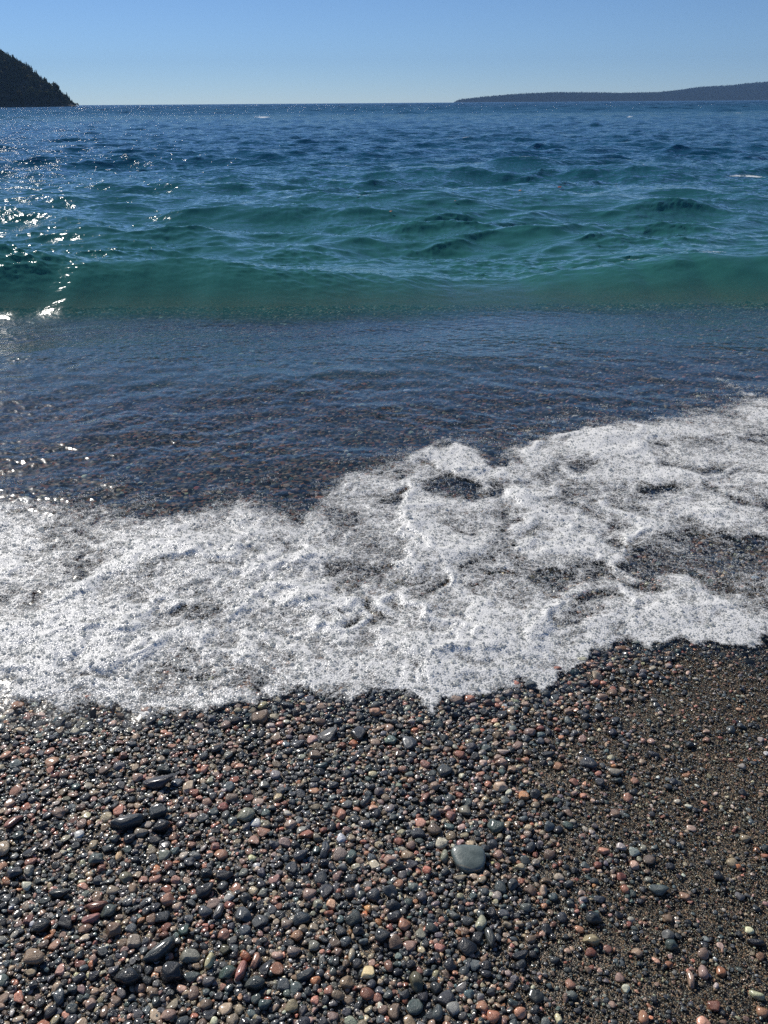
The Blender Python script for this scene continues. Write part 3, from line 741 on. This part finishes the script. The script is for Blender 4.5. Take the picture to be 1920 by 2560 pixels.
r_ = .0012*np.exp(np.abs(rng.normal(0, .48, n))); r_ = np.minimum(r_, .005)
fi = rng.choice(len(PK), n, p=PP); tg = tints(fi, rng); tg[:, :3] = tg[:, :3]*np.array([.7, .78, .8])+np.array([.052, .042, .018])
A2 = (np.stack([xs, ys_, bed(xs, ys_)+r_*.2], 1), rng.uniform(-3, 3, (n, 3)), np.repeat(r_[:, None], 3, 1), rng.integers(0, VARS_PER, n), tg)
o = scatter("gravel", *[np.concatenate([a, b]) for a, b in zip(A1, A2)], libcol)
tag(o, "fine dark gravel and grit between the pebbles", "gravel", kind="stuff")
# pebbles of the lake bed under the shallow water
n = 80000
ys_ = np.sqrt(rng.uniform(1.7**2, 9.2**2, n)); xs = ys_*rng.uniform(-.95, .95, n)
kp = ys_ > front(xs)-.05; xs, ys_ = xs[kp], ys_[kp]; n = len(xs)
r_ = .0088*np.exp(rng.normal(0, .38, n)); r_ = np.clip(r_, .004, .035)*(1+.25*sstep(3, 6, ys_))
fi = rng.choice(len(PK), n, p=PP)
o = scatter("lake_bed_pebbles", np.stack([xs, ys_, bed(xs, ys_)+r_*rng.uniform(-.45, .1, n)], 1), rng.uniform(-1, 1, (n, 3))*np.array([.2, .2, 3.1]), np.repeat(r_[:, None], 3, 1), rng.integers(0, VARS_PER, n), tints(fi, rng)*np.array([.74, .85, .95, 1.]), sunkcol)
tag(o, "rounded pebbles seen through the shallow water", "pebbles", kind="stuff")
print("pebbles", time.time()-T0)

# ------------------------------------------------------------------ foam
def c5(u, v): return .5787*u, 1200+.5787*v
def c6(u, v): return 960+.5787*u, 1000+.5787*v
HOLES = [(c5, h) for h in [(230,400,210,85,.45),(330,185,100,36,.45),(760,372,100,26,.45),(1200,130,120,70,.5),(1500,200,100,60,.45),(1230,350,60,40,.45),(870,580,70,45,.5),(1000,690,100,50,.45),(1450,588,60,24,.8),(1330,620,100,60,.45),(1645,380,55,90,.8),(90,560,80,40,.35),(1240,860,80,50,.45),(1180,780,60,50,.4),(80,650,60,60,.4),(430,850,70,40,.3),(620,600,110,45,.4),(1560,430,90,60,.4),(760,560,60,40,.4),(1400,900,90,40,.35),(1570,720,70,40,.5),(500,110,120,40,.3),(130,220,80,40,.25),(1620,640,60,60,.45)]]
HOLES += [(c6, h) for h in [(300,390,95,38,.9),(480,300,65,38,.9),(470,210,80,55,.9),(70,450,65,35,.85),(850,310,120,42,.7),(800,430,130,40,.8),(1380,220,90,30,.75),(1210,290,95,45,.75),(1440,320,160,36,.7),(1200,412,85,30,.8),(540,560,90,55,.95),(370,560,65,33,.85),(960,552,70,26,.9),(690,610,95,30,.9),(500,640,130,50,.75),(850,720,160,45,.55),(660,740,60,50,.5),(990,640,80,45,.85),(1150,720,130,85,1.),(1400,680,210,90,1.),(1560,640,130,60,1.),(1620,720,110,70,.9),(1110,805,90,35,.8),(900,860,110,45,.5),(830,925,70,22,.6),(80,620,80,50,.7),(60,740,60,50,.6),(130,950,110,45,.5),(400,690,90,45,.7),(1320,770,120,45,.7),(450,440,100,36,.7),(1620,465,60,28,.7),(1600,205,80,28,.7),(1450,560,100,30,.6),(20,350,60,30,.4),(600,500,60,25,.5),(700,380,70,25,.5),(1590,330,60,25,.6),(260,840,60,40,.4),(330,900,60,40,.35),(1500,780,120,30,.6),(1000,930,70,40,.35),(1100,60,80,25,.3),(620,180,50,35,.7)]]
RIDGES = [(c6, r) for r in [[(110,430),(150,580),(215,660),(260,760),(310,830)],[(0,730),(160,590)],[(620,660),(700,640),(800,640),(960,690),(1060,800)],[(780,830),(900,800),(1010,820),(1060,890)],[(5,930),(60,885),(140,875),(220,905),(285,975)],[(700,850),(720,980),(710,1100)],[(600,450),(760,540),(800,610),(990,660)],[(350,330),(560,350),(700,400)],[(1150,330),(1290,360),(1480,330)],[(1000,470),(1120,560),(1050,640)],[(200,250),(340,210)],[(620,270),(740,180),(900,160),(1020,200),(1120,280)]]]
RIDGES += [(c5, r) for r in [[(0,165),(80,125),(160,115)],[(180,565),(330,492),(520,405),(680,312)],[(640,320),(780,330),(880,355),(960,310),(985,280)],[(0,832),(120,838),(220,800),(330,700),(560,690)],[(1030,555),(1110,502),(1240,510),(1400,555),(1550,545),(1520,610),(1440,630),(1390,600)],[(450,805),(700,705),(850,695)],[(500,640),(640,500),(715,500),(720,560)],[(330,640),(380,660)],[(1100,70),(1150,75)],[(1100,350),(1200,375),(1330,345)],[(0,940),(150,900),(330,870),(480,900)]]]
RIDGES = [[f(*p) for p in r] for f, r in RIDGES]
HOLES = [(*f(h[0], h[1]), h[2]*.5787, h[3]*.5787, h[4]) for f, h in HOLES]
def seg_dist(px, py, pts):
    best = np.full(px.shape, 1e9)
    for (x0, y0), (x1, y1) in zip(pts[:-1], pts[1:]):
        dx, dy = x1-x0, y1-y0; t = np.clip(((px-x0)*dx+(py-y0)*dy)/(dx*dx+dy*dy), 0, 1)
        best = np.minimum(best, np.hypot(px-x0-t*dx, (py-y0-t*dy)*1.35))
    return best
def foam_field(x, y):
    """density 0..1, thickness m"""
    wxn = .10*noise(x*4, y*4, 81)+.05*noise(x*11, y*11, 82); wyn = .10*noise(x*4+9, y*4, 83)+.05*noise(x*11+5, y*11, 84)
    X2, Y2 = x+wxn, y+wyn
    df_ = y-front(x)+.035*fbm(x*14, y*14, 85, 3); db = back(x)-y
    px, py = project(X2, Y2, bed0(Y2)+.02)
    big = fbm(X2*2.2, Y2*2.6, 86, 4); rid = .6*(1-np.abs(fbm(X2*3.3, Y2*3.8, 87, 3))*3)+.5*(1-np.abs(fbm(X2*8+.3*big, Y2*9, 97, 2))*3)
    edge = sstep(0., .05, df_)*sstep(-.06, .28, db+.12*fbm(x*4, y*4, 88, 3)+.05*fbm(x*16, y*16, 89, 2))
    dens = .60+.34*big+.20*np.clip(rid, -1.2, 1)
    hol = np.zeros_like(x)
    for cx, cy, rx, ry, st in HOLES:
        hol = np.maximum(hol, st*np.exp(-(((px-cx)/rx)**2+((py-cy)/ry)**2)**1.))
    dens -= .50*hol
    rg = np.zeros_like(x)
    for r in RIDGES: rg = np.maximum(rg, np.exp(-(seg_dist(px, py, r)/17)**2))
    dens += .30*rg
    rightgap = sstep(1350, 1700, px)*np.exp(-((py-1400)/70)**2)
    dens -= .25*rightgap
    # thin streak behind the foam at right
    px0, py0 = project(x, y, bed0(y)+.02)
    st = np.exp(-(seg_dist(px0, py0, [(1790, 972), (1850, 1000), (1920, 1035)])/9)**2)
    spk = sstep(0, .3, db+.35)*(1-sstep(0, .2, db))*.22*sstep(-.1, .5, fbm(x*5, y*5, 90, 3))
    dens = np.clip(np.maximum(dens, .20+.12*big), 0, 1.1)*edge
    dens = np.maximum(dens, .55*st*sstep(-.5, .3, fbm(x*9, y*9, 93, 3))); dens = np.maximum(dens, spk)
    th = .004+.014*dens+.0035*rg*edge+.012*np.clip(big, 0, 1)*dens
    th = th+(.0035*fbm(x*12, y*12, 91, 3)+.0018*noise(x*26, y*26, 92))*sstep(.2, .7, dens)
    dfs = y-sum(front(x+k*.045) for k in range(-4, 5))/9
    th *= .12+.88*sstep(-.03, .28, dfs)
    return np.clip(dens, 0, 1), np.maximum(th, .0015)
ivf = np.arange(1/1.35, 1/5.6, -1.15e-3); tsf = np.linspace(-1.0, 1.0, 1150)
Yf, Tf = np.meshgrid(1/ivf, tsf, indexing='ij'); xf = (Yf*Tf).ravel(); yf = Yf.ravel()
dn, th = foam_field(xf, yf)
_, _, zw, _, _ = water_surface(xf, yf)
zf = np.maximum(zw, bed(xf, yf)+.004)+th
q = grid_quads(len(ivf), len(tsf)); kq = dn[q].max(1) > .05; q = q[kq]
usedv = np.unique(q); remap = np.zeros(len(xf), int); remap[usedv] = np.arange(len(usedv))
me = mesh_from("foam", np.stack([xf, yf, zf], 1)[usedv], quads=remap[q], attrs={'dens': dn[usedv]})
m = NT("foam")
geo = m.n("ShaderNodeNewGeometry"); pos = geo.outputs['Position']
da = m.n("ShaderNodeAttribute", attribute_name='dens').outputs['Fac']
na = m.n("ShaderNodeTexNoise", {'Vector': pos, 'Scale': 95., 'Detail': 3., 'Roughness': .75})
vb = m.n("ShaderNodeTexVoronoi", {'Vector': pos, 'Scale': 170.})
nc = m.n("ShaderNodeTexNoise", {'Vector': pos, 'Scale': 22., 'Detail': 4., 'Roughness': .7})
nb = m.math('ADD', m.math('MULTIPLY', m.math('SUBTRACT', na, .5), .6), m.math('MULTIPLY', m.math('SUBTRACT', nc, .5), .8)); nb = m.math('ADD', nb, m.math('ADD', .30, m.math('MULTIPLY', vb.outputs['Distance'], .5)))
vw = m.n("ShaderNodeTexVoronoi", {'Vector': m.n("ShaderNodeVectorMath", {0: pos, 1: m.n("ShaderNodeVectorMath", {0: nc.outputs['Color'], 1: (.03, .03, .0)}, operation='MULTIPLY')}, operation='ADD'), 'Scale': 30.}, feature='DISTANCE_TO_EDGE')
web = m.rng(vw, 0., .16, .17, -.05)
al = m.math('ADD', web.outputs[0], m.math('SUBTRACT', m.math('MULTIPLY', da, 1.2), nb)); al = m.rng(al, -.24, .30); al = m.n('ShaderNodeMath', {0: al.outputs[0], 1: 1.25}, operation='POWER')
bp = m.n("ShaderNodeBump", {'Height': vb.outputs['Distance'], 'Distance': .003, 'Strength': .55}, invert=True)
d1 = m.n("ShaderNodeBsdfDiffuse", {'Color': (.78, .775, .745, 1), 'Normal': bp})
g1 = m.n("ShaderNodeBsdfGlossy", {'Color': (1, 1, 1, 1), 'Roughness': .25, 'Normal': bp})
mx = m.n("ShaderNodeMixShader", {0: .03, 1: d1, 2: g1})
tp = m.n("ShaderNodeBsdfTransparent")
fx = m.n("ShaderNodeMixShader", {0: al.outputs[0], 1: tp, 2: mx})
m.t.links.new(fx.outputs[0], m.out.inputs[0])
o = link("foam", me, m.m); tag(o, "white lacy foam of the swash spreading over the shingle", "foam", kind="stuff")
# bubbles
n = 800000
ys_ = 1.3+4.2*rng.random(n)**1.25; xs = ys_*rng.uniform(-.92, .92, n)
dn, th = foam_field(xs, ys_)
clump = .5+.9*noise(xs*38, ys_*38, 95)
kp = rng.random(n) < np.clip(dn**1.1*1.05*clump*(1-.6*sstep(.6, .95, dn))+.10*(dn > .04)*(clump > .55), 0, 1)
xs, ys_, dn, th = xs[kp], ys_[kp], dn[kp], th[kp]; n = len(xs)
_, _, zw, _, _ = water_surface(xs, ys_)
r_ = .0016*np.exp(rng.normal(0, .42, n))*(1+.10*ys_)
zz = np.maximum(zw, bed(xs, ys_)+.004)+th+r_*rng.uniform(-.4, .5, n)
m = NT("bubble")
lw = m.n("ShaderNodeLayerWeight", {0: .35})
oi = m.n("ShaderNodeObjectInfo")
d1 = m.n("ShaderNodeBsdfDiffuse", {'Color': (.82, .82, .79, 1)}); t1 = m.n("ShaderNodeBsdfTranslucent", {'Color': (.82, .82, .79, 1)})
dd_ = m.n("ShaderNodeMixShader", {0: .4, 1: d1, 2: t1})
g1 = m.n("ShaderNodeBsdfGlossy", {'Color': (1, 1, 1, 1), 'Roughness': .2})
tp = m.n("ShaderNodeBsdfTransparent", {'Color': (.93, .95, .95, 1)})
op = m.rng(oi.outputs['Random'], 0., 1., .3, .75)
a = m.n("ShaderNodeMixShader", {0: op.outputs[0], 1: tp, 2: dd_}); b = m.n("ShaderNodeMixShader", {0: m.math('MULTIPLY', lw.outputs['Fresnel'], .3), 1: a, 2: g1})
m.t.links.new(b.outputs[0], m.out.inputs[0])
bcol = bpy.data.collections.new("bubble_shapes")
bm_ = mesh_from("bubble", IV2, quads=IF2); bm_.materials.append(m.m); bcol.objects.link(bpy.data.objects.new("bubble_shape", bm_))
o = scatter("foam_bubbles", np.stack([xs, ys_, zz], 1), np.zeros((n, 3)), np.repeat(r_[:, None], 3, 1), np.zeros(n, int), None, bcol)
tag(o, "fine white bubbles on the swash foam", "foam", kind="stuff")
print("foam", n, time.time()-T0)

# ------------------------------------------------------------------ headlands
def conifer(seed, h=1., rad=.17, tiers=9):
    r = np.random.default_rng(seed); V = []; Fc = []
    for k in range(tiers):
        t = k/tiers; zc = .10+.9*t; rr = rad*(1-t)**.85*(r.uniform(.8, 1.15))+.012
        nb_ = 9
        for j in range(nb_):
            a = 2*math.pi*(j+r.uniform(-.4, .4))/nb_; L = rr*r.uniform(.55, 1.15); wdt = L*.42
            ca, sa = math.cos(a), math.sin(a); i = len(V)
            V += [(0, 0, zc+.085), (ca*L*.6-sa*wdt, sa*L*.6+ca*wdt, zc), (ca*L, sa*L, zc-.035), (ca*L*.6+sa*wdt, sa*L*.6-ca*wdt, zc), (ca*L*.35, sa*L*.35, zc-.05)]
            Fc += [(i, i+1, i+2), (i, i+2, i+3), (i+1, i+4, i+2), (i+4, i+3, i+2)]
    return V, Fc
def trunk_mesh():
    V = []; Fc = []
    for k, (z, r) in enumerate([(-.05, .02), (.5, .013), (.97, .003)]):
        for j in range(6): V.append((r*math.cos(j*math.pi/3), r*math.sin(j*math.pi/3), z))
    for k in range(2):
        for j in range(6): Fc.append((k*6+j, k*6+(j+1) % 6, k*6+6+(j+1) % 6, k*6+6+j))
    return V, Fc
def broad(seed):
    r = np.random.default_rng(seed); V = []; Fc = []
    for k in range(110):
        d = r.normal(size=3); d /= np.linalg.norm(d); c = d*np.array([.26, .26, .34])*r.uniform(.5, 1)+np.array([0, 0, .6])
        a = r.normal(size=3)*.07; b = r.normal(size=3)*.07; i = len(V)
        V += [tuple(c-a), tuple(c+b), tuple(c+a), tuple(c-b)]; Fc.append((i, i+1, i+2, i+3))
    return V, Fc
def leaf_mat(name, c1, c2, far=False):
    m = NT(name); oi = m.n("ShaderNodeObjectInfo")
    cc = m.ramp(oi.outputs['Random'], [(0, c1), (1, c2)])
    a = m.n("ShaderNodeBsdfDiffuse", {'Color': cc.outputs[0], 'Normal': m.n("ShaderNodeCombineXYZ", {0: 0., 1: -.25, 2: 1.})} if far else {'Color': cc.outputs[0]})
    b = m.n("ShaderNodeBsdfTranslucent", {'Color': cc.outputs[0]})
    pb = m.n("ShaderNodeMixShader", {0: .15 if far else .35, 1: a, 2: b})
    m.t.links.new(pb.outputs[0], m.out.inputs[0]); return m.m
MC = leaf_mat("spruce_needles", (.07, .095, .05), (.11, .12, .06)); MB = leaf_mat("autumn_leaves", (.045, .06, .025), (.09, .08, .035))
MT = leaf_mat("bark", (.05, .04, .03), (.07, .055, .04))
MF = leaf_mat('distant_forest', (.020, .026, .024), (.028, .032, .030), True); fcol = bpy.data.collections.new('far_tree_shapes')
tcol = bpy.data.collections.new("tree_shapes"); conmesh = []
for i in range(5):
    V, Fc = conifer(300+i, rad=[.17, .14, .19, .15, .21][i]); me = mesh_from("conifer", V, Fc, smooth=False); me.materials.append(MC); conmesh.append(me)
    tcol.objects.link(bpy.data.objects.new("tree_shape_%d" % i, me))
for i in range(2):
    V, Fc = broad(320+i); me = mesh_from("broadleaf", V, Fc, smooth=False); me.materials.append(MB)
    tcol.objects.link(bpy.data.objects.new("tree_shape_%d" % (5+i), me))
for i in range(7):
    me = tcol.objects[i].data.copy(); me.materials[0] = MF; fcol.objects.link(bpy.data.objects.new('far_tree_shape_%d' % i, me))
def dir_at(px, py):
    return _fw+_rt*(px-960)/F_PX+_up*(1280-py)/F_PX
m = NT("hill_soil"); geo = m.n("ShaderNodeNewGeometry")
nz = m.n("ShaderNodeTexNoise", {'Vector': geo.outputs['Position'], 'Scale': .06, 'Detail': 6.})
cc = m.ramp(nz, [(.35, (.020, .026, .014)), (.6, (.045, .04, .026))])
pb = m.n("ShaderNodeBsdfPrincipled", {'Base Color': cc.outputs[0], 'Roughness': .9}); m.t.links.new(pb.outputs[0], m.out.inputs[0]); MH = m.m
def ridge_profile(pts, dist):
    xs, zs = [], []
    for u, v in pts:
        d = dir_at(u, v); t = dist/d[1]; xs.append(d[0]*t); zs.append(CAM[2]+d[2]*t)
    return np.array(xs), np.array(zs)
def headland(name, pts, dist, half, ext, treeh, spacing, seed, label, nx=160, ny=40, broadf=.2):
    rx, rz = ridge_profile(pts, dist)
    for ex, ez in ext:
        rx = np.append(rx, ex); rz = np.append(rz, ez)
    o_ = np.argsort(rx); rx, rz = rx[o_], rz[o_]
    def hz(x, y):
        top = np.maximum(np.interp(x, rx, rz)-treeh*.72*sstep(treeh*.3, treeh*1.2, np.interp(x, rx, rz)), -2)
        wd_ = half*(.25+.75*np.clip(top/np.max(rz)*2.2, 0, 1))
        u = np.clip(np.abs(y-dist)/wd_, 0, 1)
        s = np.where(y < dist, 1-u**1.3, 1-u**2)
        return -3+(top+3)*s+(.05*treeh*8*noise(x/(treeh*5), y/(treeh*5), seed))*s*np.clip(top/20, 0, 1)*.4
    gx = np.linspace(rx.min(), rx.max(), nx); gy = np.linspace(dist-half, dist+half, ny)
    Xh, Yh = np.meshgrid(gx, gy, indexing='xy')
    z = hz(Xh.ravel(), Yh.ravel())
    me = mesh_from(name, np.stack([Xh.ravel(), Yh.ravel(), z], 1), quads=grid_quads(ny, nx)); ob = link(name, me, MH if dist < 2000 else MF); tag(ob, label, "hill", kind="structure")
    r = np.random.default_rng(seed)
    n = int((rx.max()-rx.min())*half*1.35/spacing**2)
    xs = r.uniform(rx.min(), rx.max(), n); yy = r.uniform(dist-half, dist+half*.35, n); zz = hz(xs, yy)
    k = zz > SL+.6; xs, yy, zz = xs[k], yy[k], zz[k]; n = len(xs)
    hh = treeh*np.exp(r.normal(-.05, .22, n)); hh = hh*(.45+.55*sstep(0, treeh, zz))
    va = np.where(r.random(n) < broadf, r.integers(5, 7, n), r.integers(0, 5, n)); hh = np.where(va > 4, hh*.75, hh)
    fat = np.where(va > 4, 1., 1.25)
    o2 = scatter(name.replace("headland", "forest").replace("hills", "forest"), np.stack([xs, yy, zz-.05*hh], 1), np.stack([0*xs, 0*xs, r.uniform(0, 6, n)], 1), np.stack([hh*fat, hh*fat, hh], 1), va, None, tcol if dist < 2000 else fcol)
    return hz, rx, o2
hzL, rxL, fo = headland("headland", [(-560,-190),(-300,-60),(-120,55),(0,133),(35,150),(69,180),(110,206),(139,230),(156,245),(168,257),(174,264)], 980, 210, [(-1400, 260)], 7.5, 3.6, 501, "steep dark wooded headland falling to the water at left", broadf=.22)
tag(fo, "dark spruce forest covering the steep headland", "forest", kind="stuff")
hzR, rxR, fo = headland("distant_hills", [(1138,252),(1160,247),(1215,241),(1300,234),(1390,230),(1500,231),(1560,232),(1650,230),(1700,225),(1760,216),(1830,213),(1880,207),(1925,204),(2200,190),(2600,205)], 5600, 520, [(6500, 60)], 8, 9, 502, "long low wooded hills across the water on the horizon", nx=240, ny=30, broadf=.12)
tag(fo, "far bluish forest covering the low hills", "forest", kind="stuff")
# skyline spruces as trees of their own
TV, TF = trunk_mesh(); tme = mesh_from("trunk", TV, TF); tme.materials.append(MT)
def spruce(i, x, y, z, h, lab):
    root = bpy.data.objects.new("spruce_tree", None); COL.objects.link(root); root.location = (x, y, z); root.scale = (h*1.1, h*1.1, h)
    root.rotation_euler.z = i*1.7
    tag(root, lab, "tree", "spruces on the headland skyline")
    for nme, mm_ in (("crown", conmesh[i % 5]), ("trunk", tme)):
        c = bpy.data.objects.new(nme, mm_); COL.objects.link(c); c.parent = root
k = 0
for px_ in [6, 17, 27, 38, 50, 58, 70, 82, 93, 103, 114, 124, 135, 146, 155]:
    d = dir_at(px_, 255); x = d[0]/d[1]*980
    z = float(hzL(np.array([x]), np.array([980.]))[0]); h = [8.5, 7, 8, 6.5, 9, 7, 8, 6.5, 8.5, 6.5, 7, 6, 6, 5, 4][k]
    spruce(k, x, 980., z, h, "dark pointed spruce on the skyline of the steep headland"); k += 1

# ------------------------------------------------------------------ floating autumn leaves
m = NT("leaf"); oi = m.n("ShaderNodeObjectInfo")
pb = m.n("ShaderNodeBsdfPrincipled", {'Base Color': oi.outputs['Color'], 'Roughness': .45}); m.t.links.new(pb.outputs[0], m.out.inputs[0]); ML = m.m
lv = [(0, -.5, 0), (.18, -.25, .03), (.42, -.2, .0), (.25, .05, .04), (.3, .35, .0), (.06, .25, .03), (0, .6, .02), (-.06, .25, .03), (-.3, .35, 0), (-.25, .05, .04), (-.42, -.2, 0), (-.18, -.25, .03), (0, 0, .06)]
lf = [(i, (i+1) % 12, 12) for i in range(12)]
lv2 = lv+[(a, b, c-.02) for a, b, c in lv]; lf2 = lf+[(13+(i+1) % 12, 13+i, 25) for i in range(12)]+[(i, 13+i, 13+(i+1) % 12, (i+1) % 12) for i in range(12)]
lme = mesh_from("leaf", lv2, lf2, smooth=False); lme.materials.append(ML)
for px_, py_, s_, colr, lab in [(1399,470,.16,(.24,.07,.04),"rust-red leaf floating on the second wave, largest of the scattered ones"),(1412,462,.12,(.22,.08,.05),"small rust-red leaf just beyond the largest floating one"),(1300,479,.10,(.45,.2,.06),"orange leaf floating left of the rust-red ones"),
        (893,493,.08,(.35,.06,.03),"red leaf near the crest of the middle wave"),(977,532,.08,(.40,.15,.05),"orange-brown leaf on the green face of the middle wave"),(1540,463,.10,(.35,.13,.06),"brownish leaf floating right of the rust-red ones"),(1138,505,.07,(.12,.06,.03),"dark brown leaf on the right shoulder of the middle wave")]:
    d = dir_at(px_, py_); t = np.linspace(6, 40, 3000)
    X_ = d[0]/d[1]*t; Z_ = CAM[2]+d[2]/d[1]*t
    zz = water_surface(X_, t)[2]; hit = np.nonzero(zz >= Z_)[0]
    j = hit[0] if len(hit) else 1000
    ob = bpy.data.objects.new("leaf", lme); COL.objects.link(ob); ob.location = (X_[j], t[j], zz[j]+.02); ob.scale = (s_*.7, s_*.7, s_*.7); ob.rotation_euler = (.25, .15, px_*.7); ob.color = (*colr, 1)
    tag(ob, lab, "leaf", "autumn leaves floating on the waves")

# ------------------------------------------------------------------ haze
HAZE = 7e-5
if HAZE:
    V = [(x, y, z) for x in (-9000, 9000) for y in (-80, 7600) for z in (-4.5, 330)]
    Fh = [(0, 1, 3, 2), (4, 6, 7, 5), (0, 4, 5, 1), (2, 3, 7, 6), (0, 2, 6, 4), (1, 5, 7, 3)]
    me = mesh_from("haze", V, Fh, smooth=False)
    m = NT("haze"); pv = m.n("ShaderNodeVolumePrincipled", {'Color': (.34, .6, 1., 1), 'Density': HAZE, 'Anisotropy': 0.})
    m.t.links.new(pv.outputs[0], m.out.inputs['Volume']); o = link("haze", me, m.m); tag(o, "thin blue haze over the lake", "haze", kind="stuff")
print("done", time.time()-T0)
